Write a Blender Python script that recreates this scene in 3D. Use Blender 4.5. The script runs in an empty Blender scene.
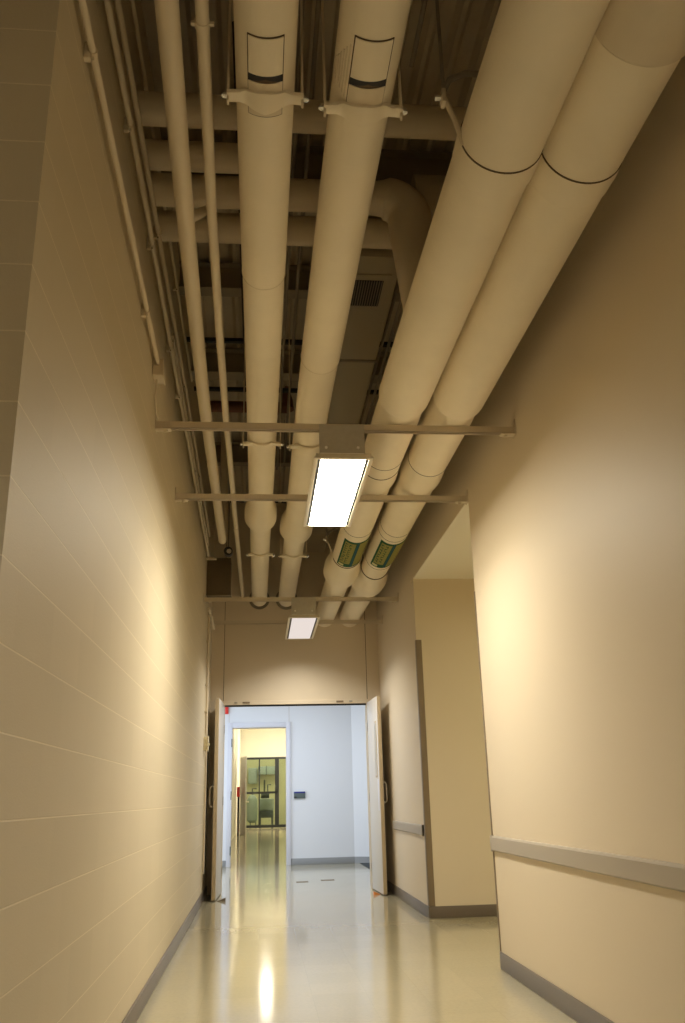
import bpy, bmesh, math, random
from mathutils import Vector, Matrix
random.seed(7)
sc = bpy.context.scene
COL = sc.collection
PI = math.pi

# ---------------------------------------------------------------- camera, world, exposure
def cam_axes(yaw, pitch, roll):
    y, p, r = math.radians(yaw), math.radians(pitch), math.radians(roll)
    f = Vector((math.sin(y)*math.cos(p), math.cos(y)*math.cos(p), math.sin(p)))
    rt = Vector((math.cos(y), -math.sin(y), 0)); up = rt.cross(f)
    return rt*math.cos(r)+up*math.sin(r), -rt*math.sin(r)+up*math.cos(r), f
rt, up, fw = cam_axes(5.664, 18.283, -1.41)
cd = bpy.data.cameras.new('camera'); cam = bpy.data.objects.new('camera', cd); COL.objects.link(cam)
cd.sensor_fit = 'HORIZONTAL'; cd.sensor_width = 36.0; cd.lens = 866.6/685*36.0
cd.clip_start = 0.02; cd.clip_end = 200
m = Matrix((rt, up, -fw)).transposed().to_4x4(); m.translation = Vector((0, 0, 1.05))
cam.matrix_world = m
sc.camera = cam
sc.view_settings.view_transform = 'Standard'; sc.view_settings.look = 'None'
sc.view_settings.gamma = 1.0; sc.view_settings.use_curve_mapping = False
sc.view_settings.exposure = 0.32
sc.cycles.use_denoising = True
sc.cycles.max_bounces = 14; sc.cycles.diffuse_bounces = 8
w = bpy.data.worlds.new('world'); sc.world = w; w.use_nodes = True
w.node_tree.nodes['Background'].inputs[0].default_value = (0.02, 0.015, 0.01, 1)
w.node_tree.nodes['Background'].inputs[1].default_value = 0.3

WARM = (1.0, 0.80, 0.55)
def area(name, loc, rot, sx, sy, power, col):
    l = bpy.data.lights.new(name, 'AREA'); l.shape = 'RECTANGLE'; l.size = sx; l.size_y = sy
    l.energy = power; l.color = col
    o = bpy.data.objects.new(name, l); COL.objects.link(o); o.location = loc; o.rotation_euler = rot
    return o
area('cross_corridor_daylight', (-2.5, 13.3, 1.6), (0, math.radians(-90), 0), 2.0, 3.0, 66, (0.72, 0.84, 1.0))
area('cross_corridor_lamp', (0.6, 13.6, 2.9), (0, 0, 0), 1.2, 0.3, 42, (0.86, 0.91, 1.0))
area('branch_corridor_lamp', (3.9, 7.2, 3.0), (0, 0, 0), 0.3, 1.2, 30, (1.0, 0.96, 0.60))
area('near_room_lamp', (-1.6, -1.6, 3.6), (0, 0, 0), 1.2, 0.4, 9, (1.0, 0.78, 0.5))

# ---------------------------------------------------------------- materials
def mat(name, col, rough=0.6, metal=0.0, bump=None, var=None, emit=None, spec=0.5):
    m = bpy.data.materials.new(name); m.use_nodes = True
    nt = m.node_tree; b = nt.nodes['Principled BSDF']
    b.inputs['Base Color'].default_value = (*col, 1); b.inputs['Roughness'].default_value = rough
    b.inputs['Metallic'].default_value = metal; b.inputs['Specular IOR Level'].default_value = spec
    geo = nt.nodes.new('ShaderNodeNewGeometry')
    if var:
        n = nt.nodes.new('ShaderNodeTexNoise'); n.inputs['Scale'].default_value = var[0]; n.inputs['Detail'].default_value = 4
        nt.links.new(geo.outputs['Position'], n.inputs['Vector'])
        mx = nt.nodes.new('ShaderNodeMix'); mx.data_type = 'RGBA'
        k = var[1]
        mx.inputs[6].default_value = (col[0]*(1-k), col[1]*(1-k), col[2]*(1-k), 1)
        mx.inputs[7].default_value = (min(1, col[0]*(1+k)), min(1, col[1]*(1+k)), min(1, col[2]*(1+k)), 1)
        nt.links.new(n.outputs['Fac'], mx.inputs[0]); nt.links.new(mx.outputs[2], b.inputs['Base Color'])
    if bump:
        n = nt.nodes.new('ShaderNodeTexNoise'); n.inputs['Scale'].default_value = bump[0]; n.inputs['Detail'].default_value = 5
        nt.links.new(geo.outputs['Position'], n.inputs['Vector'])
        bp = nt.nodes.new('ShaderNodeBump'); bp.inputs['Distance'].default_value = bump[1]; bp.inputs['Strength'].default_value = 0.5
        nt.links.new(n.outputs['Fac'], bp.inputs['Height']); nt.links.new(bp.outputs['Normal'], b.inputs['Normal'])
    if emit:
        b.inputs['Emission Color'].default_value = (*emit[0], 1); b.inputs['Emission Strength'].default_value = emit[1]
    return m

def block_mat(name, col, mort):
    m = mat(name, col, 0.55)
    nt = m.node_tree; b = nt.nodes['Principled BSDF']
    geo = nt.nodes.new('ShaderNodeNewGeometry'); sp = nt.nodes.new('ShaderNodeSeparateXYZ')
    nt.links.new(geo.outputs['Position'], sp.inputs[0])
    ad = nt.nodes.new('ShaderNodeMath'); ad.operation = 'ADD'
    nt.links.new(sp.outputs[0], ad.inputs[0]); nt.links.new(sp.outputs[1], ad.inputs[1])
    cb = nt.nodes.new('ShaderNodeCombineXYZ'); nt.links.new(ad.outputs[0], cb.inputs[0]); nt.links.new(sp.outputs[2], cb.inputs[1])
    br = nt.nodes.new('ShaderNodeTexBrick'); nt.links.new(cb.outputs[0], br.inputs['Vector'])
    br.offset = 0.0; br.inputs['Scale'].default_value = 1.0; br.inputs['Brick Width'].default_value = 400.0; br.inputs['Row Height'].default_value = 0.2032
    br.inputs['Mortar Size'].default_value = 0.0028; br.inputs['Mortar Smooth'].default_value = 0.35
    br.inputs['Color1'].default_value = (*col, 1); br.inputs['Color2'].default_value = (*[c*0.97 for c in col], 1)
    br.inputs['Mortar'].default_value = (*mort, 1)
    b2 = nt.nodes.new('ShaderNodeTexBrick'); nt.links.new(cb.outputs[0], b2.inputs['Vector'])
    b2.inputs['Scale'].default_value = 1.0; b2.inputs['Brick Width'].default_value = 0.406; b2.inputs['Row Height'].default_value = 0.2032
    b2.inputs['Mortar Size'].default_value = 0.0028; b2.inputs['Mortar Smooth'].default_value = 0.5
    b2.inputs['Color1'].default_value = (1, 1, 1, 1); b2.inputs['Color2'].default_value = (0.965, 0.965, 0.96, 1); b2.inputs['Mortar'].default_value = (0.985, 0.98, 0.97, 1)
    mq = nt.nodes.new('ShaderNodeMix'); mq.data_type = 'RGBA'; mq.blend_type = 'MULTIPLY'; mq.inputs[0].default_value = 1.0
    nt.links.new(br.outputs['Color'], mq.inputs[6]); nt.links.new(b2.outputs['Color'], mq.inputs[7])
    nt.links.new(mq.outputs[2], b.inputs['Base Color'])
    n = nt.nodes.new('ShaderNodeTexNoise'); n.inputs['Scale'].default_value = 180; n.inputs['Detail'].default_value = 5
    nt.links.new(geo.outputs['Position'], n.inputs['Vector'])
    mu = nt.nodes.new('ShaderNodeMath'); mu.operation = 'MULTIPLY_ADD'; mu.inputs[1].default_value = -1.6
    nt.links.new(br.outputs['Fac'], mu.inputs[0]); nt.links.new(n.outputs['Fac'], mu.inputs[2])
    bp = nt.nodes.new('ShaderNodeBump'); bp.inputs['Distance'].default_value = 0.0012; bp.inputs['Strength'].default_value = 0.6
    nt.links.new(mu.outputs[0], bp.inputs['Height']); nt.links.new(bp.outputs['Normal'], b.inputs['Normal'])
    return m

def floor_mat():
    m = mat('waxed_tile', (0.60, 0.54, 0.38), 0.12, spec=0.6)
    nt = m.node_tree; b = nt.nodes['Principled BSDF']
    geo = nt.nodes.new('ShaderNodeNewGeometry')
    br = nt.nodes.new('ShaderNodeTexBrick'); br.offset = 0
    nt.links.new(geo.outputs['Position'], br.inputs['Vector'])
    br.inputs['Scale'].default_value = 1; br.inputs['Brick Width'].default_value = 0.305; br.inputs['Row Height'].default_value = 0.305
    br.inputs['Mortar Size'].default_value = 0.0012; br.inputs['Mortar Smooth'].default_value = 0.2
    br.inputs['Color1'].default_value = (0.42, 0.37, 0.245, 1); br.inputs['Color2'].default_value = (0.40, 0.352, 0.232, 1)
    br.inputs['Mortar'].default_value = (0.37, 0.325, 0.215, 1)
    n = nt.nodes.new('ShaderNodeTexNoise'); n.inputs['Scale'].default_value = 45; n.inputs['Detail'].default_value = 3
    nt.links.new(geo.outputs['Position'], n.inputs['Vector'])
    mx = nt.nodes.new('ShaderNodeMix'); mx.data_type = 'RGBA'; mx.blend_type = 'MULTIPLY'; mx.inputs[0].default_value = 0.25
    nt.links.new(br.outputs['Color'], mx.inputs[6]); nt.links.new(n.outputs['Fac'], mx.inputs[7])
    rg = nt.nodes.new('ShaderNodeValToRGB'); rg.color_ramp.elements[0].color = (0.8, 0.8, 0.8, 1); rg.color_ramp.elements[0].position = 0.35
    rg.color_ramp.elements[1].position = 0.6
    nt.links.new(n.outputs['Fac'], rg.inputs[0]); nt.links.new(rg.outputs[0], mx.inputs[7])
    nt.links.new(mx.outputs[2], b.inputs['Base Color'])
    n2 = nt.nodes.new('ShaderNodeTexNoise'); n2.inputs['Scale'].default_value = 3.0; n2.inputs['Detail'].default_value = 3
    nt.links.new(geo.outputs['Position'], n2.inputs['Vector'])
    mr = nt.nodes.new('ShaderNodeMapRange'); mr.inputs[3].default_value = 0.07; mr.inputs[4].default_value = 0.14
    nt.links.new(n2.outputs['Fac'], mr.inputs[0]); nt.links.new(mr.outputs[0], b.inputs['Roughness'])
    return m

def glass_mat():
    m = bpy.data.materials.new('tinted_glass'); m.use_nodes = True; nt = m.node_tree
    nt.nodes.remove(nt.nodes['Principled BSDF']); out = nt.nodes['Material Output']
    t = nt.nodes.new('ShaderNodeBsdfTransparent'); t.inputs[0].default_value = (0.93, 0.97, 0.90, 1)
    g = nt.nodes.new('ShaderNodeBsdfGlossy'); g.inputs['Roughness'].default_value = 0.02
    f = nt.nodes.new('ShaderNodeFresnel'); f.inputs[0].default_value = 1.5
    mx = nt.nodes.new('ShaderNodeMixShader')
    nt.links.new(f.outputs[0], mx.inputs[0]); nt.links.new(t.outputs[0], mx.inputs[1]); nt.links.new(g.outputs[0], mx.inputs[2])
    nt.links.new(mx.outputs[0], out.inputs[0])
    return m

def emis(name, col, s):
    m = bpy.data.materials.new(name); m.use_nodes = True; nt = m.node_tree
    nt.nodes.remove(nt.nodes['Principled BSDF'])
    e = nt.nodes.new('ShaderNodeEmission'); e.inputs[0].default_value = (*col, 1); e.inputs[1].default_value = s
    nt.links.new(e.outputs[0], nt.nodes['Material Output'].inputs[0])
    return m

def label_mat():
    # green band carrying two rows of small yellowish marks either side of a teal stripe
    m = mat('green_label', (0.02, 0.10, 0.06), 0.4); nt = m.node_tree; b = nt.nodes['Principled BSDF']
    return m

M = dict(
    block=block_mat('painted_block', (0.645, 0.56, 0.40), (0.78, 0.69, 0.51)),
    paint=mat('cream_paint', (0.68, 0.585, 0.44), 0.5, bump=(90, 0.0006)),
    blue=mat('cool_white_paint', (0.74, 0.76, 0.80), 0.5),
    ceil=mat('ceiling_white', (0.88, 0.84, 0.74), 0.6),
    farw=mat('far_warm_paint', (0.80, 0.77, 0.66), 0.6),
    floor=floor_mat(),
    deck=mat('steel_deck', (0.48, 0.42, 0.32), 0.55, 0.0, var=(3, 0.3)),
    beam=mat('joist_paint', (0.24, 0.21, 0.16), 0.6, var=(5, 0.2)),
    beamlite=mat('beam_flange', (0.30, 0.26, 0.19), 0.6),
    pipe=mat('canvas_lagging', (0.82, 0.735, 0.57), 0.62, bump=(60, 0.002), var=(6, 0.05)),
    pipe2=mat('older_lagging', (0.68, 0.59, 0.44), 0.65, bump=(60, 0.002), var=(6, 0.07)),
    seam=mat('seam_dark', (0.10, 0.065, 0.035), 0.8),  # dark colour of joints, seams and panel outlines
    hole=mat('dark_opening', (0.03, 0.028, 0.028), 0.8),
    conduit=mat('painted_conduit', (0.66, 0.57, 0.42), 0.45),
    strut=mat('painted_strut', (0.62, 0.54, 0.41), 0.45),
    galv=mat('galvanised_plate', (0.50, 0.47, 0.41), 0.5, 0.25, var=(30, 0.12)),
    rivet=mat('glint_white', (0.97, 0.96, 0.93), 0.4, 0.0),  # near-white colour stands in for light glinting on the rivets
    bright=mat('bright_zinc', (0.85, 0.82, 0.75), 0.25, 0.9),
    white=mat('lamp_trim', (0.74, 0.68, 0.56), 0.4),
    black=mat('black_gap', (0.02, 0.018, 0.015), 0.5),
    lens=emis('lit_lens', (1.0, 0.91, 0.71), 27.0),
    lens2=emis('dimmed_lens', (1.0, 0.88, 0.81), 0.66),  # glow set low to imitate a lens seen at a slant
    rail=mat('grey_rail', (0.40, 0.35, 0.28), 0.4),
    guard=mat('brown_guard', (0.22, 0.165, 0.105), 0.4),
    base=mat('rubber_base', (0.15, 0.12, 0.09), 0.35),
    basec=mat('grey_base', (0.30, 0.31, 0.32), 0.4),
    door=mat('door_paint', (0.62, 0.59, 0.55), 0.4),
    dooredge=mat('door_edge_wood', (0.52, 0.42, 0.27), 0.5),
    steel=mat('brushed_steel', (0.62, 0.58, 0.50), 0.3, 0.85),
    frame=mat('cool_frame_paint', (0.66, 0.67, 0.74), 0.4),
    red=mat('red_plastic', (0.75, 0.03, 0.02), 0.4),
    rust=mat('red_oxide', (0.17, 0.065, 0.035), 0.6, var=(20, 0.3)),
    brown=mat('brown_duct', (0.13, 0.095, 0.05), 0.6, var=(8, 0.2)),
    duct=mat('duct_paint', (0.40, 0.35, 0.25), 0.55),
    ivory=mat('ivory_plastic', (0.75, 0.67, 0.45), 0.4),
    green=mat('label_green', (0.010, 0.085, 0.035), 0.75, spec=0.15),
    olive=mat('label_olive', (0.27, 0.25, 0.07), 0.75, spec=0.15, var=(260, 0.5)),
    teal=mat('label_teal', (0.015, 0.08, 0.10), 0.75, spec=0.15),
    yellow=mat('label_yellow', (0.50, 0.46, 0.16), 0.4),
    navy=mat('navy_plastic', (0.02, 0.03, 0.22), 0.3),
    slate=mat('slate_plastic', (0.10, 0.13, 0.13), 0.4),
    rubber=mat('dark_mat', (0.02, 0.03, 0.035), 0.7),
    glass=glass_mat(),
    bframe=mat('black_frame', (0.015, 0.018, 0.02), 0.4),
    mach=mat('plant_room_wall', (0.46, 0.44, 0.30), 0.7),
    tank=mat('tank_grey', (0.22, 0.26, 0.25), 0.45),
    tankd=mat('machine_dark', (0.05, 0.065, 0.06), 0.5),
    wood=mat('wedge_wood', (0.75, 0.28, 0.07), 0.6),
    gdoor=mat('grey_door_paint', (0.50, 0.48, 0.43), 0.4),
)

# ---------------------------------------------------------------- helpers
def finish(name, bm, m, parent=None, off=(0, 0, 0), smooth=True):
    bmesh.ops.recalc_face_normals(bm, faces=bm.faces)
    if off != (0, 0, 0): bmesh.ops.translate(bm, verts=bm.verts, vec=-Vector(off))
    me = bpy.data.meshes.new(name); bm.to_mesh(me); bm.free()
    me.materials.append(m)
    if smooth:
        me.shade_smooth(); me.set_sharp_from_angle(angle=math.radians(38))
    o = bpy.data.objects.new(name, me); COL.objects.link(o)
    if parent: o.parent = parent
    return o
class T:
    "a thing: an Empty at its base; parts are given in world coordinates"
    def __init__(s, name, label, cat, loc, group=None):
        s.o = bpy.data.objects.new(name, None); COL.objects.link(s.o); s.o.location = loc; s.loc = tuple(loc)
        s.o.empty_display_size = 0.1
        s.o['label'] = label; s.o['category'] = cat
        if group: s.o['group'] = group
    def part(s, name, bm, m, smooth=True, label=None):
        p = finish(name, bm, m, s.o, s.loc, smooth)
        if label: p['label'] = label
        return p
    def sub(s, par, name, bm, m): return finish(name, bm, m, par, s.loc)
def tag(o, label, cat, group=None):
    o['label'] = label; o['category'] = cat
    if group: o['group'] = group
    return o
def one(name, bm, m, label, cat, group=None): return tag(finish(name, bm, m), label, cat, group)
def struct(name, bm, m, smooth=False):
    o = finish(name, bm, m, smooth=smooth); o['kind'] = 'structure'; return o
def bx(bm, x0, x1, y0, y1, z0, z1, bev=0):
    r = bmesh.ops.create_cube(bm, size=1)
    vs = r['verts']
    bmesh.ops.scale(bm, vec=(x1-x0, y1-y0, z1-z0), verts=vs)
    bmesh.ops.translate(bm, vec=((x0+x1)/2, (y0+y1)/2, (z0+z1)/2), verts=vs)
    if bev:
        es = list({e for v in vs for e in v.link_edges})
        bmesh.ops.bevel(bm, geom=es, offset=bev, segments=2, affect='EDGES', profile=0.5)
    return bm
def box(x0, x1, y0, y1, z0, z1, bev=0): return bx(bmesh.new(), x0, x1, y0, y1, z0, z1, bev)
def tube(bm, pts, r, seg=20, rad=None, cap=True):
    "round tube along a polyline; rad(i) may give a radius at each point"
    pts = [Vector(p) for p in pts]; rings = []; ref = None
    for i, p in enumerate(pts):
        d = (pts[min(i+1, len(pts)-1)]-pts[max(i-1, 0)]).normalized()
        if ref is None:
            ref = Vector((0, 0, 1)) if abs(d.z) < 0.9 else Vector((1, 0, 0))
        a = (ref-d*ref.dot(d)).normalized(); ref = a; b = d.cross(a)
        rr = rad[i] if rad else r
        rings.append([bm.verts.new(p+(a*math.cos(t)+b*math.sin(t))*rr) for t in [2*PI*k/seg for k in range(seg)]])
    for A, B in zip(rings, rings[1:]):
        for k in range(seg): bm.faces.new((A[k], A[(k+1) % seg], B[(k+1) % seg], B[k]))
    if cap: bm.faces.new(rings[0]); bm.faces.new(rings[-1])
    return bm
def arc(c, a, b, r, n=8):
    "quarter bend leaving c-a*r towards c then leaving along b"
    c, a, b = Vector(c), Vector(a), Vector(b)
    o = c-a*r+b*r
    return [o-b*r*math.cos(t)+a*r*math.sin(t) for t in [PI/2*k/n for k in range(n+1)]]
def lathe_y(x, z, prof, seg=56):
    "pipe along Y from a profile of (y, radius); x may be a function of y"
    fx = x if callable(x) else (lambda y: x)
    if callable(x):
        q = [prof[0]]
        for (ya, ra), (yb, rb) in zip(prof, prof[1:]):
            n = max(1, int((yb-ya)/0.3))
            q += [(ya+(yb-ya)*k/n, ra+(rb-ra)*k/n) for k in range(1, n+1)]
        prof = q
    return tube(bmesh.new(), [(fx(y), y, z) for y, r in prof], 0, seg, [r for y, r in prof])
def smoothprof(y0, y1, r0, r1, n=6):
    return [(y0+(y1-y0)*k/n, r0+(r1-r0)*(0.5-0.5*math.cos(PI*k/n))) for k in range(1, n+1)]
def patch(x, z, y0, y1, a0, a1, r, th=0.002, n=14, shape=None):
    "curved plate hugging a pipe underside; angles from straight down, + towards +X"
    fx = x if callable(x) else (lambda y: x)
    bm = bmesh.new(); rows = []
    for k in range(n+1):
        a = a0+(a1-a0)*k/n; s, c = math.sin(a), -math.cos(a)
        ya, yb = (y0, y1) if shape is None else shape(k/n)
        rows.append([bm.verts.new((fx(y)+s*q, y, z+c*q)) for q, y in ((r, ya), (r+th, ya), (r+th, yb), (r, yb))])
    for A, B in zip(rows, rows[1:]):
        for j in range(4): bm.faces.new((A[j], A[(j+1) % 4], B[(j+1) % 4], B[j]))
    bm.faces.new(rows[0]); bm.faces.new(rows[-1])
    return bm
def band(x, z, y, r, wdt=0.006, th=0.003):
    return lathe_y(x, z, [(y-wdt/2, r-0.004), (y-wdt/2, r+th), (y+wdt/2, r+th), (y+wdt/2, r-0.004)])

XL, XR = -0.62, 1.54
YD = 11.25          # door wall
ZD = 4.9            # steel deck

# ---------------------------------------------------------------- setting
struct('floor', box(-5, 6, -5, 42, -0.1, 0), M['floor'])
struct('wall_left', box(XL-0.2, XL, 2.08, YD, 0, ZD), M['block'])
struct('wall_left_near', box(-5, XL-0.2, 2.08, 2.28, 0, ZD), M['block'])
struct('wall_right_near', box(XR, XR+0.2, -5, 6.0, 0, ZD), M['paint'])
struct('wall_right_far', box(XR, XR+0.2, 8.65, YD, 0, ZD), M['paint'])
struct('wall_right_upper', box(XR, XR+0.2, 6.0, 8.65, 3.15, ZD), M['paint'])
struct('wall_alcove_back', box(XR, 6, 8.45, 8.65, 0, 3.14), M['paint'])
struct('wall_alcove_front', box(XR+0.2, 6, 5.8, 6.0, 0, 3.14), M['paint'])
struct('wall_alcove_end', box(6, 6.2, 5.8, 8.65, 0, 3.14), M['paint'])
struct('ceiling_alcove', box(XR, 6, 6.0, 8.45, 3.14, 3.15), M['ceil'])
struct('wall_behind', box(-5, XR+0.2, -5.2, -5, 0, ZD), M['paint'])
struct('wall_west', box(-5.2, -5, -5, 2.28, 0, ZD), M['block'])
bm = box(-2.6, -0.44, YD, YD+0.14, 0, ZD); bx(bm, 1.36, 4.99, YD, YD+0.14, 0, ZD); bx(bm, -0.44, 1.36, YD, YD+0.14, 2.195, ZD)
struct('wall_back', bm, M['paint'])
# steel deck with flutes along the corridor
bm = bmesh.new(); x = -5.0; prof = []
while x < XR+0.2:
    prof += [(x, ZD), (x+0.03, ZD+0.045), (x+0.10, ZD+0.045), (x+0.13, ZD)]; x += 0.155
lo = [bm.verts.new((a, -5, b)) for a, b in prof]; hi = [bm.verts.new((a, YD, b)) for a, b in prof]
for k in range(len(prof)-1): bm.faces.new((lo[k], lo[k+1], hi[k+1], hi[k]))
lo2 = [bm.verts.new((a, -5, ZD+0.1)) for a in (prof[0][0], prof[-1][0])]; hi2 = [bm.verts.new((a, YD, ZD+0.1)) for a in (prof[0][0], prof[-1][0])]
bm.faces.new((lo2[0], lo2[1], hi2[1], hi2[0]))
struct('ceiling', bm, M['deck'])
# door wall joints and frame
struct('trim_1', box(-0.460, -0.454, YD-0.003, YD, 2.246, 4.9), M['seam'])
struct('trim_2', box(1.372, 1.378, YD-0.003, YD, 2.246, 4.9), M['seam'])
bm = box(-0.49, 1.41, YD-0.02, YD+0.16, 2.195, 2.245, 0.003); bx(bm, -0.49, -0.44, YD-0.004, YD+0.16, 0, 2.195, 0.003); bx(bm, 1.36, 1.41, YD-0.004, YD+0.16, 0, 2.195, 0.003)
struct('trim_3', bm, M['paint'])
struct('trim_4', box(-0.44, 1.36, YD+0.02, YD+0.06, 2.178, 2.195), M['black'])
# baseboards
def base(name, x0, x1, y0, y1, m=None, h=0.1):
    bm = box(x0, x1, y0, y1, 0, h, 0.004)
    return struct(name, bm, m or M['base'], True)
base('baseboard_left', XL, XL+0.012, 2.08, YD)
base('baseboard_right_near', XR-0.012, XR, -5, 6.0)
base('baseboard_right_far', XR-0.012, XR, 8.43, YD)
base('baseboard_alcove', XR+0.0, 6, 8.438, 8.45)

# cross corridor beyond the doors
YF = 15.7
bm = box(-2.6, -0.545, YF, YF+0.2, 0, 2.95); bx(bm, 0.54, 1.62, YF, YF+0.2, 0, 2.95); bx(bm, -0.545, 0.54, YF, YF+0.2, 2.34, 2.95)
struct('wall_far', bm, M['blue'])
bm = bmesh.new()
a = [(1.62, YF), (2.9, 15.1), (2.9, 15.3), (1.62, YF+0.2)]
v0 = [bm.verts.new((p[0], p[1], 0)) for p in a]; v1 = [bm.verts.new((p[0], p[1], 2.95)) for p in a]
for k in range(4): bm.faces.new((v0[k], v0[(k+1) % 4], v1[(k+1) % 4], v1[k]))
bm.faces.new(v0); bm.faces.new(v1)
struct('wall_far_right', bm, M['blue'])
struct('wall_cross_left', box(-2.8, -2.6, YD, YF+0.2, 0, 2.95), M['blue'])
struct('wall_cross_right', box(5, 5.2, YD, YF+0.2, 0, 2.95), M['blue'])
struct('wall_cross_end', box(2.9, 5, 15.3, 15.5, 0, 2.95), M['blue'])
struct('ceiling_cross', box(-2.6, 5, YD+0.14, YF, 2.95, 3.0), M['blue'])
base('baseboard_far', 0.54, 1.62, YF-0.012, YF, M['basec'])
bm = bmesh.new()
a = [(1.62, YF-0.013), (2.9, 15.087), (2.9, 15.1), (1.62, YF)]
v0 = [bm.verts.new((p[0], p[1], 0)) for p in a]; v1 = [bm.verts.new((p[0], p[1], 0.1)) for p in a]
for k in range(4): bm.faces.new((v0[k], v0[(k+1) % 4], v1[(k+1) % 4], v1[k]))
bm.faces.new(v1)
struct('baseboard_far_right', bm, M['basec'])
base('baseboard_far_left', -2.6, -0.545, YF-0.012, YF, M['basec'])
bm = box(-0.545, -0.47, YF-0.03, YF+0.22, 0, 2.34, 0.004); bx(bm, 0.465, 0.54, YF-0.03, YF+0.22, 0, 2.34, 0.004); bx(bm, -0.47, 0.465, YF-0.03, YF+0.22, 2.255, 2.34, 0.004)
fdoor = T('door_3', 'painted frame of the doorway in the far cool wall', 'door frame', (0, YF, 0)); fdoor.o['kind'] = 'structure'
fdoor.part('door_frame', bm, M['frame'])
struct('trim_5', box(-0.535, -0.530, YF-0.003, YF, 2.34, 2.95), M['rail'])
struct('trim_6', box(0.515, 0.520, YF-0.003, YF, 2.34, 2.95), M['rail'])

# far warm corridor and glazed plant room
struct('wall_beyond_left', box(-0.95, -0.75, YF+0.2, 42, 0, 4.2), M['farw'])
struct('wall_beyond_right', box(1.6, 1.8, YF+0.2, 42, 0, 4.2), M['farw'])
struct('ceiling_beyond', box(-0.95, 1.8, YF+0.2, 42, 4.2, 4.3), M['farw'])
struct('wall_beyond_header', box(-0.75, 1.6, 36.0, 36.2, 2.62, 4.2), M['farw'])
struct('wall_plant_room', box(-0.95, 1.8, 42, 42.2, 0, 4.3), M['mach'])

# ---------------------------------------------------------------- long pipes overhead
GP = 'lagged pipes along the corridor'
def hanger(x, z, y, r, label, top=ZD, grp='pipe hangers', dark=False):
    t = T('pipe_hanger', label, 'pipe hanger', (x, y, z), grp)
    e = r+0.030
    # saddle: flared wings either side of a cupped middle
    bm = bmesh.new(); n = 24; rows = []
    for k in range(n+1):
        u = -1+2*k/n; xx = u*e
        fl = abs(u)
        zz = -math.sqrt(max(0, (r+0.004)**2-min(abs(xx), r*0.70)**2))
        wdt = 0.022+0.028*max(0, 1-fl*1.5)**0.7
        hgt = 0.020+0.018*max(0, 1-fl*1.3)
        zt = zz; zb = zz-hgt*0.55
        if abs(xx) > r*0.70:
            f = (abs(xx)-r*0.70)/(e-r*0.70); zt = zz-0.004*f; zb = zt-0.020
        rows.append([bm.verts.new((x+xx, y+a*wdt, z+b)) for a, b in ((-1, zt), (-1, zb+0.004), (-0.6, zb), (0.6, zb), (1, zb+0.004), (1, zt))])
    for A, B in zip(rows, rows[1:]):
        for j in range(6): bm.faces.new((A[j], A[(j+1) % 6], B[(j+1) % 6], B[j]))
    bm.faces.new(rows[0]); bm.faces.new(rows[-1])
    t.part('saddle', bm, M['pipe'])
    ze = z-math.sqrt((r+0.004)**2-(r*0.70)**2)-0.012
    for s in (-1, 1):
        xx = x+s*(e-0.004)
        t.part('hanger_rod', box(xx-0.004, xx+0.004, y-0.012, y+0.012, ze-0.03, top, 0.001), M['conduit'])
        b = bmesh.new(); tube(b, [(xx-s*0.004, y, ze), (xx+s*0.018, y, ze)], 0.013, 6)
        tube(b, [(xx+s*0.018, y, ze), (xx+s*0.023, y, ze)], 0.007, 10)
        t.part('bolt', b, M['bright'])
    return t

def access_panel(t, x, z, r, y0, y1, yh):
    a = 0.60
    f = t.part('access_panel', patch(x, z, y0+0.006, y1, -a, a, r, 0.003), M['seam'], label='dark outlined access panel in the lagging')
    t.sub(f, 'panel_face', patch(x, z, y0+0.010, yh-0.004, -a+0.05, a-0.05, r, 0.006), M['pipe'])
    t.sub(f, 'panel_opening', patch(x, z, yh, yh+0.03, -a+0.05, a-0.05, r, 0.0065, shape=lambda u: (yh-0.004, yh+0.008+0.020*abs(2*u-1)**0.8)), M['hole'])
    t.sub(f, 'panel_lip', patch(x, z, yh+0.03, y1-0.006, -a+0.035, a-0.035, r, 0.006), M['pipe2'])

def wall_ring(t, x, z, r):
    t.part('wall_collar', lathe_y(x, z, [(YD-0.02, r), (YD-0.02, r+0.035), (YD+0.0, r+0.035), (YD+0.0, r)]), M['beam'], label='dark ring where the pipe enters the wall')

# slimmer pair
def XR2(y): return 0.343+max(0, min(3.5, 5.2-y))*0.0085
def XL2(y): return 0.006-max(0, y-5)*0.003
def slim(x, z, r, ystep, ybulge, label):
    t = T('lagged_pipe', label, 'pipe', (x(0) if callable(x) else x, 0, z), GP)
    r2 = r*0.975; r3 = r*0.93
    prof = [(-4.9, r), (ystep, r), (ystep+0.006, r2)]
    prof += [(ybulge-0.42, r2)]+smoothprof(ybulge-0.42, ybulge-0.10, r2, r*1.36)+smoothprof(ybulge-0.10, ybulge+0.07, r*1.36, r*1.38, 3)+[(ybulge+0.09, r*1.30), (ybulge+0.095, r3*1.12), (ybulge+0.30, r3*1.06), (ybulge+0.34, r3), (YD, r3)]
    t.part('lagging', lathe_y(x, z, prof), M['pipe'])
    t.part('jacket_edge', lathe_y(x, z, [(ystep, r-0.004), (ystep, r+0.0015), (ystep+0.004, r+0.0015), (ystep+0.004, r-0.004)]), M['pipe2'])
    wall_ring(t, x, z, r3*0.999)
    return t
t = slim(XL2, 3.56, 0.108, 3.75, 7.66, 'left one of the slim lagged pipes, with a smooth access panel')
access_panel(t, XL2, 3.56, 0.108, 2.24, 2.60, 2.41)
t.part('canvas_patch', patch(0.005, 3.56, 4.15, 4.42, 0.9, 1.35, 0.103, 0.003), M['pipe'])
t = slim(XR2, 3.56, 0.116, 4.62, 8.02, 'right one of the slim lagged pipes, with wrinkled canvas by its access panel')
access_panel(t, XR2, 3.56, 0.116, 2.22, 2.585, 2.40)
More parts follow.
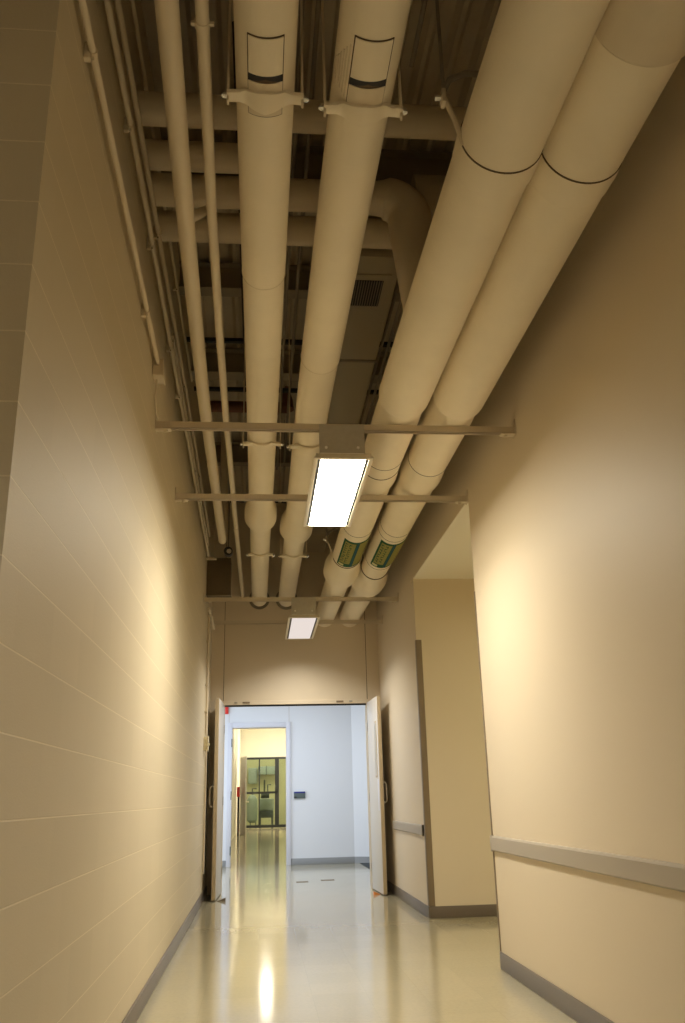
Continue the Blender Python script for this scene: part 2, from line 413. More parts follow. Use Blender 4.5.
for k in range(7):
    a = -0.72-0.11*k
    t.part('canvas_fold', patch(XR2, 3.56, 2.27+0.02*k, 2.50-0.01*k, a, a+0.05, 0.115, 0.004, 3), M['pipe2'])
HG = 'hangers of the slim pipes'
for (yy, where) in ((2.52, 'nearest the camera'), (5.76, 'behind the first cross strut'), (8.74, 'just past the round collars')):
    rr = (1, 0.975, 0.93)[(yy > 4)+(yy > 8)]
    hanger(XL2(yy), 3.56, yy, 0.108*rr, 'painted saddle hanger under the left slim pipe, %s' % where, 4.68 if 5 < yy < 6 else ZD, grp=HG)
    hanger(XR2(yy), 3.56, yy+0.03, 0.116*rr, 'painted saddle hanger under the right slim pipe, %s' % where, 4.68 if 5 < yy < 6 else ZD, grp=HG)

# thick pair
def thick(x, z, r, label, y_start, bulge, elbow=False):
    t = T('lagged_pipe', label, 'pipe', (x(0) if callable(x) else x, 0, z), GP)
    r2 = r*0.925; r3 = r*0.86
    def dome(y): return [(y-0.28, r2)]+smoothprof(y-0.28, y-0.02, r2, r*1.0)+[(y+0.03, r*0.99), (y+0.05, r2*0.97), (y+0.06, r2)]
    prof = [(y_start, r), (2.46, r), (4.50, r), (4.60, r), (4.625, r*0.985), (4.635, r*0.95), (4.637, r2*0.97), (4.72, r2*0.97), (4.85, r2)]
    prof += [(5.62, r2)]+smoothprof(5.62, 5.90, r2, r*0.99)+[(5.945, r*0.97), (5.955, r2*0.98), (6.0, r2*0.97)]
    prof += [(bulge-0.40, r2*0.97)]+smoothprof(bulge-0.40, bulge-0.12, r2*0.97, r*1.22)+smoothprof(bulge-0.12, bulge+0.08, r*1.22, r*1.20, 3)+smoothprof(bulge+0.08, bulge+0.22, r*1.2, r3)+[(YD, r3)]
    t.part('lagging', lathe_y(x, z, prof), M['pipe'])
    return t, r2
def label_plate(t, x, z, r, y0, y1, a0=-0.85, a1=1.1, lab=None):
    g = t.part('label_band', patch(x, z, y0, y1, a0, a1, r, 0.0015, 20), M['green'], label=lab)
    mid = a0+(a1-a0)*0.52
    t.sub(g, 'label_field', patch(x, z, y0+0.05, y1-0.12, a0+0.14, mid-0.14, r, 0.0028), M['olive'])
    t.sub(g, 'label_field', patch(x, z, y0+0.04, y1-0.04, mid+0.10, a1-0.02, r, 0.0028), M['olive'])
    t.sub(g, 'label_stripe', patch(x, z, y0+0.02, y1-0.02, mid-0.09, mid+0.07, r, 0.0028), M['teal'])
    t.sub(g, 'label_mark', patch(x, z, y1-0.09, y1-0.03, a0+0.12, a0+0.50, r, 0.0028), M['yellow'])
    for row in range(2):      # faded characters, too worn to read
        yy = y0+0.09
        while yy < y1-0.17:
            ww = random.uniform(0.035, 0.06); a = a0+0.20+row*0.27
            b = patch(x, z, yy, yy+ww*0.3, a, a+0.17, r, 0.0036, 3)
            aa = a+random.choice((0, 0.13))
            p = patch(x, z, yy, yy+ww, aa, aa+0.045, r, 0.0038, 3)
            me = bpy.data.meshes.new('tmp'); p.to_mesh(me); p.free(); b.from_mesh(me); bpy.data.meshes.remove(me)
            t.sub(g, 'faded_letter', b, M['green'])
            yy += ww+0.025
X4, ZT, R3, R4 = 1.174, 3.315, 0.153, 0.156
def X3(y): return 0.842+max(0, min(3.5, 4.6-y))*0.0105
t, r2 = thick(X3, ZT, R3, 'thick beige lagged pipe, left one of the thick pair, green label near its far collar', -4.9, 8.75)
for yy, rr in ((5.50, 0.1415), (5.68, 0.1445), (7.12, 0.1375), (8.22, 0.142)):
    t.part('seam', band(X3, ZT, yy, rr, 0.007, 0.001), M['seam'])
label_plate(t, X3, ZT, 0.1385, 7.28, 8.12, lab='green pipe label with faded yellow lettering')
t, r2 = thick(X4, ZT, R4, 'thick beige lagged pipe by the right wall, green label near its far collar', 1.92, 9.15)
# its near end turns into the right wall
bm = bmesh.new()
pts = [(X4, 2.05, ZT)]
tube(bm, [Vector((X4, 1.99, ZT))]+arc((X4, 1.65, ZT), (0, -1, 0), (1, 0, 0), 0.22, 10)+[Vector((XR-0.002, 1.72, ZT))], 0.165, 48)
el = t.part('elbow', bm, M['pipe2'])
t.sub(el, 'elbow_seam', tube(bmesh.new(), [(X4+0.225, 1.65, ZT), (X4+0.228, 1.65, ZT)], 0.161, 48), M['seam'])
t.part('seam', band(X4, ZT, 2.0, 0.156, 0.003, 0.001), M['pipe2'])
for yy, rr in ((5.60, 0.1445), (7.1, 0.140), (7.25, 0.140), (8.22, 0.140), (8.6, 0.146)):
    t.part('seam', band(X4, ZT, yy, rr, 0.007, 0.001), M['seam'])
label_plate(t, X4, ZT, 0.1408, 7.32, 8.14, -0.85, 1.05, lab='green pipe label with faded lettering, next to the wall')

def clevis(x, z, y, r, label, left_ear=True, top=ZD):
    if callable(x): x = x(y)
    t = T('band_hanger', label, 'pipe hanger', (x, y, z), 'band hangers of the thick pipes')
    # canvas sleeve over the band, one dark edge
    t.part('band', lathe_y(x, z, [(y, r-0.01), (y, r+0.002), (y+0.05, r+0.007), (y+0.13, r+0.004), (y+0.16, r-0.004)]), M['pipe'])
    t.part('band_edge', band(x, z, y, r, 0.006, 0.003), M['seam'])
    if left_ear:
        ex = x-r-0.055; zt = z+0.15
        b = bmesh.new()
        tube(b, [(x-r*0.93, y-0.0, z-0.04), (x-r-0.02, y-0.01, z+0.07), (ex, y-0.02, zt)], 0.011, 8)
        t.part('strap', b, M['conduit'])
        t.part('ear', box(ex-0.012, ex+0.004, y-0.04, y, zt-0.03, zt+0.03, 0.003), M['conduit'])
        t.part('bolt', tube(bmesh.new(), [(ex-0.035, y-0.02, zt), (ex-0.005, y-0.02, zt)], 0.013, 6), M['bright'])
        t.part('hanger_rod', tube(bmesh.new(), [(ex, y-0.02, zt+0.02), (ex, y-0.02, top)], 0.007, 8), M['beam'])
        t.part('bracket', tube(bmesh.new(), [(ex, y-0.03, zt+0.03), (ex+0.02, y-0.035, zt+0.07), (ex+0.08, y-0.04, zt+0.10), (x, y-0.04, zt+0.10)], 0.012, 8), M['beam'])
    else:
        t.part('hanger_rod', tube(bmesh.new(), [(x, y+0.05, z+r), (x, y+0.05, ZD)], 0.007, 8), M['beam'])
    return t
clevis(X3, ZT, 2.50, R3, 'canvas covered band hanger around the left thick pipe, with a bolted strap')
clevis(X4, ZT, 2.53, R4, 'canvas covered band hanger around the thick pipe by the right wall', False)
clevis(X3, ZT, 8.16, 0.140, 'band hanger around the left thick pipe just past the green label', True, 4.2)

# slender bare pipes
t = T('painted_pipe', 'painted steel pipe, the thicker of the two slender pipes nearest the left wall', 'pipe', (-0.365, 0, 3.6), 'slender painted pipes')
bm = bmesh.new(); tube(bm, [Vector(p) for p in ((-0.27, -4.9, 3.6), (-0.322, 2.1, 3.6), (-0.352, 3.3, 3.6), (-0.371, 4.3, 3.6), (-0.386, 5.4, 3.6), (-0.394, 8.55, 3.6))]+arc((-0.394, 8.75, 3.6), (0, 1, 0), (0, 0, 1), 0.12)+[Vector((-0.394, 8.75, ZD))], 0.041, 28)
t.part('pipe_run', bm, M['conduit'])
t.part('branch_fitting', tube(bmesh.new(), [(-0.34, 3.42, 3.61), (-0.29, 3.46, 3.67), (-0.255, 3.47, 3.70)], 0.02, 14, [0.028, 0.024, 0.020]), M['conduit'])
t = T('painted_pipe', 'thin painted steel pipe running beside the left slim lagged pipe', 'pipe', (-0.23, 0, 3.6), 'slender painted pipes')
t.part('pipe_run', tube(bmesh.new(), [(-0.15, -4.9, 3.6), (-0.208, 2.2, 3.6), (-0.231, 3.3, 3.6), (-0.243, 4.4, 3.6), (-0.248, 5.5, 3.6), (-0.242, 8.2, 3.6), (-0.232, YD, 3.6)], 0.0235, 22), M['conduit'])
cl = t.part('split_clamp', tube(bmesh.new(), [(-0.212, 2.33, 3.6), (-0.2125, 2.355, 3.6)], 0.027, 22), M['conduit'])
t.sub(cl, 'clamp_lug', box(-0.252, -0.172, 2.335, 2.35, 3.594, 3.606, 0.002), M['conduit'])
t.part('coupling', tube(bmesh.new(), [(-0.242, 8.2, 3.6), (-0.242, 8.26, 3.6)], 0.028, 22), M['conduit'])

# conduits on the left wall
def conduit(pts, r, label, clamps=(), w=0.05):
    t = T('conduit', label, 'conduit', pts[0], 'conduits along the top of the left wall')
    t.part('conduit_run', tube(bmesh.new(), pts, r, 14), M['conduit'])
    P = [Vector(p) for p in pts]
    for y in clamps:
        a, b = P[0], P[-1]
        for u, v in zip(P, P[1:]):
            if u.y <= y <= v.y: a, b = u, v
        f = (y-a.y)/(b.y-a.y); c = a.lerp(b, f)
        q = t.part('strap', bx(tube(bmesh.new(), [(c.x, y-0.009, c.z), (c.x, y+0.009, c.z)], r+0.004, 16), XL+0.0005, c.x-r*0.5, y-0.011, y+0.011, c.z-r-w*0.42, c.z+r+w*0.42, 0.002), M['conduit'])
        t.sub(q, 'strap_screw', tube(bmesh.new(), [(c.x-r, y, c.z-r-w*0.24), (c.x+0.004, y, c.z-r-w*0.24)], 0.006, 8), M['bright'])
    return t
conduit([(XL+0.03, 2.1, 3.54), (XL+0.03, 4.50, 3.43)], 0.013, 'lowest painted conduit on the block wall, ending at a small box', (2.42, 3.98))
t = T('junction_box', 'small painted junction box on the block wall above the first strut', 'junction box', (XL, 4.55, 3.40))
t.part('box_body', box(XL, XL+0.055, 4.50, 4.62, 3.355, 3.455, 0.005), M['conduit'])
t.part('box_cover', box(XL+0.055, XL+0.060, 4.495, 4.625, 3.35, 3.46, 0.002), M['conduit'])
t.part('cable', tube(bmesh.new(), [(XL+0.02, 4.56, 3.36), (XL+0.012, 4.60, 3.26), (XL+0.012, 4.66, 3.19), (XL+0.02, 4.70, 3.18)], 0.005, 8), M['conduit'])
conduit([(XL+0.03, 2.1, 3.93), (XL+0.03, 3.7, 3.92), (XL+0.03, 9.6, 3.70)], 0.014, 'second painted conduit up the block wall, running on past the struts', (3.2, 4.05, 5.1, 5.75), 0.05)
conduit([(XL+0.03, 2.1, 4.12), (XL+0.03, 3.0, 4.13), (XL+0.03, 6.5, 4.10), (XL+0.03, 9.75, 3.98)], 0.014, 'third painted conduit up the block wall, just below the crossing pipes', (4.25, 6.1, 7.9), 0.05)
conduit([(XL+0.03, 2.1, 4.49), (XL+0.03, 6.7, 4.43)], 0.010, 'thin topmost conduit high on the block wall under the deck', (3.0, 5.3), 0.05)
conduit([(XL+0.03, 5.15, 3.985), (XL+0.03, 9.6, 3.82)], 0.010, 'thin conduit starting beside the second conduit from a coupling', (5.2, 7.4), 0.03)

# crossing pipes
GX = 'lagged pipes crossing the corridor above the others'
def cross(y, z, r, x1, label):
    t = T('crossing_pipe', label, 'pipe', (XL, y, z), GX)
    pts = [(XL+0.002, y, z), (x1, y, z)]
    t.part('lagging', tube(bmesh.new(), pts, r, 40), M['pipe2'])
    return t
cross(3.46, 4.26, 0.078, 1.50, 'first lagged pipe crossing overhead, nearest the camera')
cross(3.78, 4.26, 0.076, 0.09, 'second lagged pipe crossing overhead, short, ending above the left slim pipe')
ty = 4.04
t = cross(ty, 4.25, 0.088, 0.70, 'third lagged pipe crossing overhead, turning down through a bend onto the thick pipe')
bm = bmesh.new()
tube(bm, [Vector((0.60, ty, 4.25))]+arc((0.82, ty, 4.25), (1, 0, 0), (0, 0, -1), 0.15, 10)+[Vector((0.895, ty, 3.43))], 0.10, 40, [0.088, 0.10]+[0.115+0.001*k for k in range(11)]+[0.125])
t.part('bend', bm, M['pipe2'])
t.part('tee_stub', tube(bmesh.new(), [(0.85, ty+0.02, 4.32), (1.10, ty+0.02, 4.32), (1.10, ty+0.02, 4.32), (1.12, ty+0.02, 4.32)], 0.1, 32, [0.095, 0.095, 0.12, 0.12]), M['duct'])
cross(4.36, 4.25, 0.086, 1.20, 'fourth lagged pipe crossing overhead, farthest from the camera')

# sheet-metal duct with a grille
t = T('air_duct', 'flat beige sheet metal air duct above the pipes with a louvred grille', 'duct', (0.6, 4.52, 4.2))
t.part('duct_body', box(0.51, 0.86, 4.52, YD, 4.2, 4.5, 0.004), M['duct'])
t.part('joint_flange', box(0.495, 0.87, 5.83, 5.86, 4.19, 4.51, 0.002), M['beam'])
t.part('joint_flange', box(0.495, 0.87, 8.2, 8.23, 4.19, 4.51, 0.002), M['beam'])
g = t.part('grille', box(0.52, 0.82, 4.70, 5.12, 4.190, 4.2, 0.003), M['duct'], label='rectangular return grille with dark slots')
bm = box(0.56, 0.775, 4.76, 5.06, 4.1885, 4.1899)
t.sub(g, 'grille_opening', bm, M['hole'])
bm = bmesh.new()
for k in range(13): bx(bm, 0.565+k*0.0165, 0.570+k*0.0165, 4.76, 5.06, 4.182, 4.189)
t.sub(g, 'louvres', bm, M['beam'])

# deck joists, red pipe, rods
def beam(y, z, label, m, wd=0.12):
    b = box(XL, XR, y-wd/2, y+wd/2, z, z+0.012); bx(b, XL, XR, y-0.006, y+0.006, z+0.012, ZD-0.012); bx(b, XL, XR, y-wd/2, y+wd/2, ZD-0.012, ZD)
    return one('steel_beam', b, m, label, 'beam', 'steel beams under the deck')
beam(2.6, 4.62, 'dark steel beam under the deck, nearest the camera', M['beam'])
beam(4.45, 4.62, 'dark steel beam under the deck, behind the crossing pipes', M['beam'])
beam(5.72, 4.68, 'paler steel beam under the deck, level with the duct joint', M['beamlite'])
beam(7.05, 4.66, 'paler steel beam under the deck, in front of the red pipe', M['beamlite'], 0.16)
beam(9.2, 4.66, 'steel beam under the deck, farthest down the corridor', M['beam'])
for yy, lab in ((6.40, 'thin dark bar across under the deck, between two beams'), (7.30, 'thin dark bar across under the deck, beside the red pipe')):
    one('cross_bar', box(XL, XR, yy-0.02, yy+0.02, 4.64, 4.67), M['hole'], lab, 'bar', 'thin bars under the deck')
t = T('red_pipe', 'red oxide pipe crossing under the deck behind the slim pipes', 'pipe', (XL, 7.6, 4.6))
t.part('pipe_run', tube(bmesh.new(), [(XL+0.1, 7.6, 4.62), (0.24, 7.6, 4.62)], 0.055, 20), M['rust'])
t.part('coupling', tube(bmesh.new(), [(0.10, 7.6, 4.62), (0.16, 7.6, 4.62)], 0.075, 20), M['rust'])
t.part('valve', tube(bmesh.new(), [(0.24, 7.6, 4.60), (0.24, 7.6, 4.70), (0.24, 7.6, 4.84)], 0.05, 16, [0.07, 0.06, 0.02]), M['rust'])
for k, (x, y0, y1, z, lab) in enumerate(((-0.14, 3.2, 7.0, 4.55, 'thin dark conduit under the deck between the slender pipes and the left slim pipe'),
        (0.17, 2.0, 8.8, 4.45, 'thin painted conduit high between the slim pipes, left of the two'),
        (0.245, 2.0, 8.8, 4.48, 'thin painted conduit high between the slim pipes, right of the two'),
        (0.93, 4.6, 9.5, 4.40, 'thin conduit high beside the duct, left of the pair there'), (0.99, 4.6, 9.5, 4.42, 'thin conduit high beside the duct, right of the pair there'),
        (0.70, 1.5, 3.2, 4.35, 'short thin conduit above the left thick pipe, nearest the camera'))):
    t = T('conduit', lab, 'conduit', (x, y0, z), 'thin conduits high under the deck')
    t.part('conduit_run', tube(bmesh.new(), [(x, y0, z), (x, y1, z)], 0.012, 12), M['beam'] if k else M['hole'])
    for yy in (y0+0.25, y1-0.3): t.part('hanger_rod', tube(bmesh.new(), [(x, yy, z+0.008), (x, yy, ZD)], 0.004, 8), M['beam'])
# brown box at the far end, gauge
t = T('duct_box', 'dark brown box duct in the top left corner by the far wall', 'duct', (-0.48, 9.9, 3.55))
t.part('box_body', box(XL+0.001, -0.345, 9.85, 10.12, 3.31, 3.74, 0.004), M['brown'])
t.part('bottom_flange', box(XL+0.001, -0.335, 9.84, 10.13, 3.295, 3.31, 0.002), M['brown'])
one('wall_bracket', box(XL, -0.50, 9.62, 9.66, 3.66, 3.69, 0.003), M['conduit'], 'small horizontal bracket holding the conduit ends in front of the brown box', 'bracket')
t = T('gauge', 'small round gauge with a bright face at the end of the slender pipe', 'gauge', (-0.345, 9.0, 3.62))
t.part('case', tube(bmesh.new(), [(-0.345, 8.98, 3.58), (-0.345, 9.06, 3.58)], 0.047, 24), M['black'])
t.part('dial', tube(bmesh.new(), [(-0.335, 8.97, 3.575), (-0.335, 8.98, 3.575)], 0.026, 24), M['bright'])
t.part('stem', tube(bmesh.new(), [(-0.345, 9.02, 3.63), (-0.345, 9.02, ZD)], 0.008, 8), M['beam'])

# ---------------------------------------------------------------- struts
def strut(y, x0, x1, z, label, dy=0.0):
    t = T('strut_channel', label, 'strut', (x0, y, z), 'cross struts carrying the lamps')
    h, wd, th, lip = 0.041, 0.041, 0.003, 0.010
    b = bmesh.new()
    y0, y1 = y-wd/2, y+wd/2
    bx(b, x0, x1, y0, y0+th, z-h, z); bx(b, x0, x1, y1-th, y1, z-h, z); bx(b, x0, x1, y0+th, y1-th, z-th, z)
    bx(b, x0, x1, y0, y0+lip, z-h, z-h+th); bx(b, x0, x1, y1-lip, y1, z-h, z-h+th)
    t.part('channel', b, M['strut'])
    for xx, s in ((x0, 1), (x1, -1)):
        b = bmesh.new(); bx(b, min(xx, xx+s*0.006), max(xx, xx+s*0.006), y-0.035, y+0.035, z-0.055, z+0.045, 0.002)
        bx(b, min(xx, xx+s*0.09), max(xx, xx+s*0.09), y-0.025, y+0.025, z-h-0.007, z-h, 0.002)
        p = t.part('end_bracket', b, M['strut'])
        t.sub(p, 'bolt', tube(bmesh.new(), [(xx+s*0.06, y, z-h-0.018), (xx+s*0.06, y, z-h-0.006)], 0.012, 6), M['strut'])
    return t
ZS = 3.175
YS = (4.76, 6.03, 9.45, 10.75)
strut(YS[0], XL, XR, ZS, 'painted steel channel strut across the corridor, nearest the camera, carrying the bright lamp')
strut(YS[1], XL, XR, ZS, 'painted steel channel strut across the corridor, second from the camera')
strut(YS[2], XL, XR, ZS, 'painted steel channel strut across the corridor, third from the camera, carrying the farther lamp')
strut(YS[3], XL, XR, ZS, 'painted steel channel strut across the corridor, closest to the double doors')

# ---------------------------------------------------------------- hanging lamps
def lamp(y0, y1, x0, x1, z, lensm, label, near, far, power=28):
    t = T('hanging_lamp', label, 'ceiling lamp', ((x0+x1)/2, (y0+y1)/2, z+0.09), 'hanging fluorescent lamps')
    h = 0.03
    b = bmesh.new()       # open-bottomed housing
    bx(b, x0+0.012, x1-0.012, y0+0.022, y1-0.012, z+h-0.004, z+h)
    bx(b, x0+0.012, x0+0.016, y0+0.012, y1-0.012, z, z+h); bx(b, x1-0.016, x1-0.012, y0+0.012, y1-0.012, z, z+h)
    bx(b, x0+0.012, x1-0.012, y0+0.018, y0+0.022, z, z+h); bx(b, x0+0.012, x1-0.012, y1-0.016, y1-0.012, z, z+h)
    t.part('housing', b, M['white'])
    b = bmesh.new(); f = 0.024     # rim
    bx(b, x0, x0+f, y0, y1, z-0.006, z+0.006, 0.002); bx(b, x1-f, x1, y0, y1, z-0.006, z+0.006, 0.002)
    bx(b, x0+f, x1-f, y0, y0+f, z-0.006, z+0.006, 0.002); bx(b, x0+f, x1-f, y1-f*0.7, y1, z-0.006, z+0.006, 0.002)
    t.part('rim', b, M['white'])
    b = box(x0+f, x0+f+0.019, y0+f, y1-f*0.7, z+0.001, z+0.005); bx(b, x1-f-0.017, x1-f, y0+f, y1-f*0.7, z+0.001, z+0.005)
    t.part('dark_gap', b, M['black'])  # black strips stand in for the shaded gaps beside the lens
    t.part('lens', box(x0+f+0.019, x1-f-0.017, y0+f, y1-f*0.7, z-0.001, z+0.004), lensm)
    for yy, s in ((near, 1), (far, -1)):
        b = box(x0+0.035, x1-0.045, yy-0.0015, yy+0.0015, z+h+0.002, ZS-0.006)
        bx(b, x0+0.035, x1-0.045, min(yy, yy+s*0.05), max(yy, yy+s*0.05), z+h, z+h+0.003)
        p = t.part('mounting_plate', b, M['galv'])
        for xx in (x0+0.075, x1-0.085):
            t.sub(p, 'rivet', tube(bmesh.new(), [(xx, yy-0.006, z+h+0.045), (xx, yy+0.002, z+h+0.045)], 0.009, 12), M['rivet'])
        t.sub(p, 'bright_lip', box(x0+0.04, x1-0.05, yy-0.008, yy, z+h+0.004, z+h+0.009), M['rivet'])
    a = area('lamp_light', ((x0+x1)/2, (y0+y1)/2, z-0.004), (0, 0, 0), x1-x0-0.075, y1-y0-0.045, power, (1.0, 0.95, 0.84))
    a.data.spread = math.radians(142); a.parent = t.o; a.location = (0, 0, -0.094)
    return t
ZL = 2.945
lamp(4.70, 6.05, 0.307, 0.657, ZL, M['lens'], 'brightly lit rectangular fluorescent lamp hanging from the nearest struts', 4.735, 6.00)
lamp(9.40, 10.75, 0.307, 0.657, ZL, M['lens2'], 'rectangular fluorescent lamp, lens dimmed for the slanted view, hanging near the double doors', 9.425, 10.70, 25)
# same lamp in the near room, behind the camera
l3 = lamp(-1.4, -0.05, 0.307, 0.657, ZL, M['lens2'], 'rectangular fluorescent lamp hanging behind the camera', -1.38, -0.08, 50)

# ---------------------------------------------------------------- double doors
def pull(t, par, x, y, z0, z1, s):
    p = [Vector((x, y, z0)), Vector((x+s*0.035, y, z0+0.005)), Vector((x+s*0.05, y, z0+0.03)), Vector((x+s*0.05, y, z1-0.03)), Vector((x+s*0.035, y, z1-0.005)), Vector((x, y, z1))]
    return t.part('door_handle', tube(bmesh.new(), p, 0.010, 14), M['steel'])
def leaf(name, x0, x1, hinge_x, side, label):
    t = T(name, label, 'door', (hinge_x, YD-0.03, 0)); t.o['kind'] = 'structure'; t.o.rotation_euler.z = math.radians(2.1*side)
    y0, y1 = 10.46, YD-0.03
    lf = t.part('door_leaf', box(x0, x1, y0, y1, 0.012, 2.2, 0.002), M['door'])
    t.part('door_edge', box(x0+0.002, x1-0.002, y0-0.004, y0, 0.014, 2.198, 0.001), M['dooredge'])
    out = x0 if side < 0 else x1; inn = x1 if side < 0 else x0
    pull(t, lf, out, y0+0.10, 0.985, 1.215, side)
    return t, lf, y0, y1, inn, out
t, lf, y0, y1, inn, out = leaf('door_1', -0.489, -0.443, -0.443, -1, 'left leaf of the open double doors, swung back to the block wall')
for zz in (0.25, 1.05, 1.9):
    t.part('hinge', tube(bmesh.new(), [(-0.440, y1+0.012, zz-0.05), (-0.440, y1+0.012, zz+0.05)], 0.009, 10), M['steel'])
t, lf, y0, y1, inn, out = leaf('door_2', 1.364, 1.410, 1.364, 1, 'right leaf of the open double doors, swung back to the right wall')
fr = t.part('vision_panel', box(inn-0.004, inn, y0+0.10, y0+0.24, 1.27, 1.92, 0.001), M['dooredge'], label='tall narrow vision panel')
t.sub(fr, 'pane', box(inn-0.005, inn-0.004, y0+0.12, y0+0.22, 1.29, 1.90), M['steel'])
t.part('push_plate', box(inn-0.003, inn, y0+0.04, y0+0.12, 0.90, 1.25, 0.001), M['frame'])
for zz in (0.25, 1.05, 1.9):
    t.part('hinge', tube(bmesh.new(), [(1.361, y1+0.012, zz-0.05), (1.361, y1+0.012, zz+0.05)], 0.009, 10), M['steel'])
def wedge(x, y, w, l, m, label):
    bm = bmesh.new(); v = [bm.verts.new(p) for p in ((x, y-w/2, 0), (x+l, y-w/2, 0), (x, y-w/2, 0.035), (x, y+w/2, 0), (x+l, y+w/2, 0), (x, y+w/2, 0.035))]
    for f in ((0, 1, 2), (3, 5, 4), (0, 3, 4, 1), (1, 4, 5, 2), (0, 2, 5, 3)): bm.faces.new([v[k] for k in f])
    return one('door_wedge', bm, m, label, 'door stop')
wedge(-0.36, 10.50, 0.05, -0.10, M['base'], 'dark rubber wedge holding the left door open')
wedge(1.30, 10.62, 0.05, 0.08, M['wood'], 'orange wedge at the foot of the right door')
for x, lab in ((-0.30, 'small catch on the door head, at the left end'), (-0.17, 'dark latch plate on the door head, left of its middle'), (1.02, 'dark latch plate on the door head, right of its middle'), (1.16, 'small catch on the door head, at the right end')):
    big = x in (-0.17, 1.02)
    one('latch_plate', box(x-(0.045 if big else 0.02), x+(0.045 if big else 0.02), YD-0.032, YD-0.0205, 2.212, 2.232, 0.002), M['guard'] if big else M['rail'], lab, 'latch', 'catches on the door head')

# light switch and its conduit at the end of the left wall
t = T('switch_conduit', 'painted conduit dropping down the block wall to the switch boxes', 'conduit', (XL, 10.2, 1.75))
t.part('conduit_run', tube(bmesh.new(), [(XL+0.02, 10.15, 1.76), (XL+0.02, 10.15, 3.13)], 0.011, 12), M['conduit'])
for zz in (2.0, 2.3, 2.8): t.part('strap', box(XL, XL+0.034, 10.10, 10.20, zz, zz+0.02, 0.002), M['conduit'])
t.part('conduit_run', tube(bmesh.new(), [(XL+0.02, 10.3, 0.3), (XL+0.02, 10.3, 3.10)], 0.009, 12), M['conduit'])
t = T('switch_box', 'ivory switch box on the block wall beside the left door', 'switch', (XL, 10.2, 1.62))
t.part('box_body', box(XL, XL+0.045, 10.08, 10.22, 1.59, 1.735, 0.004), M['ivory'])
q = t.part('cover_plate', box(XL+0.045, XL+0.050, 10.07, 10.23, 1.58, 1.745, 0.002), M['ivory'])
t.sub(q, 'toggle', box(XL+0.050, XL+0.065, 10.14, 10.16, 1.64, 1.67, 0.002), M['ivory'])
t = T('whip_conduit', 'short painted flexible conduit slanting by the last two struts on the left', 'conduit', (XL+0.03, 10.0, 3.1))
t.part('conduit_run', tube(bmesh.new(), [(XL+0.04, 9.75, 3.12), (XL+0.05, 10.1, 3.10), (XL+0.06, 10.5, 3.03)], 0.016, 12), M['conduit'])
t.part('connector', tube(bmesh.new(), [(XL+0.042, 9.95, 3.11), (XL+0.046, 10.05, 3.105)], 0.024, 12), M['bright'])

# ---------------------------------------------------------------- wall rails and corner guards
def rail(y0, y1, label):
    t = T('bumper_rail', label, 'wall rail', (XR, y0, 0.70), 'bumper rails on the right wall')
    bm = bmesh.new()
    pr = [(XR, 0.695), (XR-0.012, 0.698), (XR-0.020, 0.706), (XR-0.020, 0.780), (XR-0.014, 0.79), (XR, 0.792)]
    A = [bm.verts.new((p[0], y0, p[1])) for p in pr]; B = [bm.verts.new((p[0], y1, p[1])) for p in pr]
    for k in range(6): bm.faces.new((A[k], A[(k+1) % 6], B[(k+1) % 6], B[k]))
    bm.faces.new(A); bm.faces.new(B)
    t.part('rail_board', bm, M['rail'], False)
    t.part('end_cap', box(XR-0.022, XR, y1-0.03 if y0 < 0 else y0, y1+0.004 if y0 < 0 else y0+0.03, 0.693, 0.794, 0.003), M['rail'])
rail(-5, 5.99, 'grey brown bumper rail along the near right wall')
rail(8.53, 10.42, 'short grey brown bumper rail on the wall beyond the side corridor')
b = box(XR-0.006, XR, 8.444, 8.50, 0.1, 2.52, 0.002); bx(b, XR-0.006, XR+0.052, 8.444, 8.45, 0.1, 2.52, 0.002)
one('corner_guard', b, M['guard'], 'dark brown corner guard on the far corner of the side corridor', 'corner guard')
b = box(XR-0.006, XR, 5.99, 6.008, 0.1, 2.44, 0.002); bx(b, XR-0.006, XR+0.08, 6.0, 6.010, 0.1, 2.44, 0.002)
one('corner_guard', b, M['guard'], 'brown corner guard seen edge on at the end of the near right wall', 'corner guard')

# ---------------------------------------------------------------- cross corridor things
t = T('card_reader', 'small dark wall panel with a blue top edge right of the far doorway', 'card reader', (0.69, YF, 1.06))
t.part('reader_body', box(0.595, 0.79, YF-0.035, YF, 1.06, 1.17, 0.004), M['slate'])
t.part('blue_strip', box(0.60, 0.785, YF-0.038, YF-0.035, 1.145, 1.17, 0.001), M['navy'])
t.part('sensor', box(0.60, 0.64, YF-0.038, YF-0.035, 1.065, 1.09, 0.001), M['black'])
t = T('fire_alarm', 'narrow red alarm sounder high beside the far doorway', 'alarm', (-0.59, YF, 2.5))
t.part('alarm_body', box(-0.600, -0.550, YF-0.05, YF, 2.50, 2.64, 0.008), M['red'])
t.part('alarm_backplate', box(-0.605, -0.545, YF-0.008, YF, 2.495, 2.645, 0.002), M['red'])
for x0, x1, y in ((0.50, 0.66, 12.46), (0.84, 1.02, 12.60)):
    one('floor_plate', box(x0, x1, y, y+0.09, 0.0, 0.005, 0.001), M['guard'], 'narrow dark plate set in the floor past the doors, %s one' % ('left' if x0 < 0.7 else 'right'), 'floor plate', 'floor plates')
bm = bmesh.new(); v = [bm.verts.new(p) for p in ((1.70, 12.6, 0.0), (3.6, 12.6, 0), (2.9, 15.05, 0), (1.70, 15.60, 0), (1.70, 12.6, 0.006), (3.6, 12.6, 0.006), (2.9, 15.05, 0.006), (1.70, 15.60, 0.006))]
for f in ((4, 5, 6, 7), (0, 1, 5, 4), (1, 2, 6, 5), (2, 3, 7, 6), (3, 0, 4, 7)): bm.faces.new([v[k] for k in f])
one('floor_mat', bm, M['rubber'], 'dark entrance mat on the floor at the right of the cross corridor', 'mat')
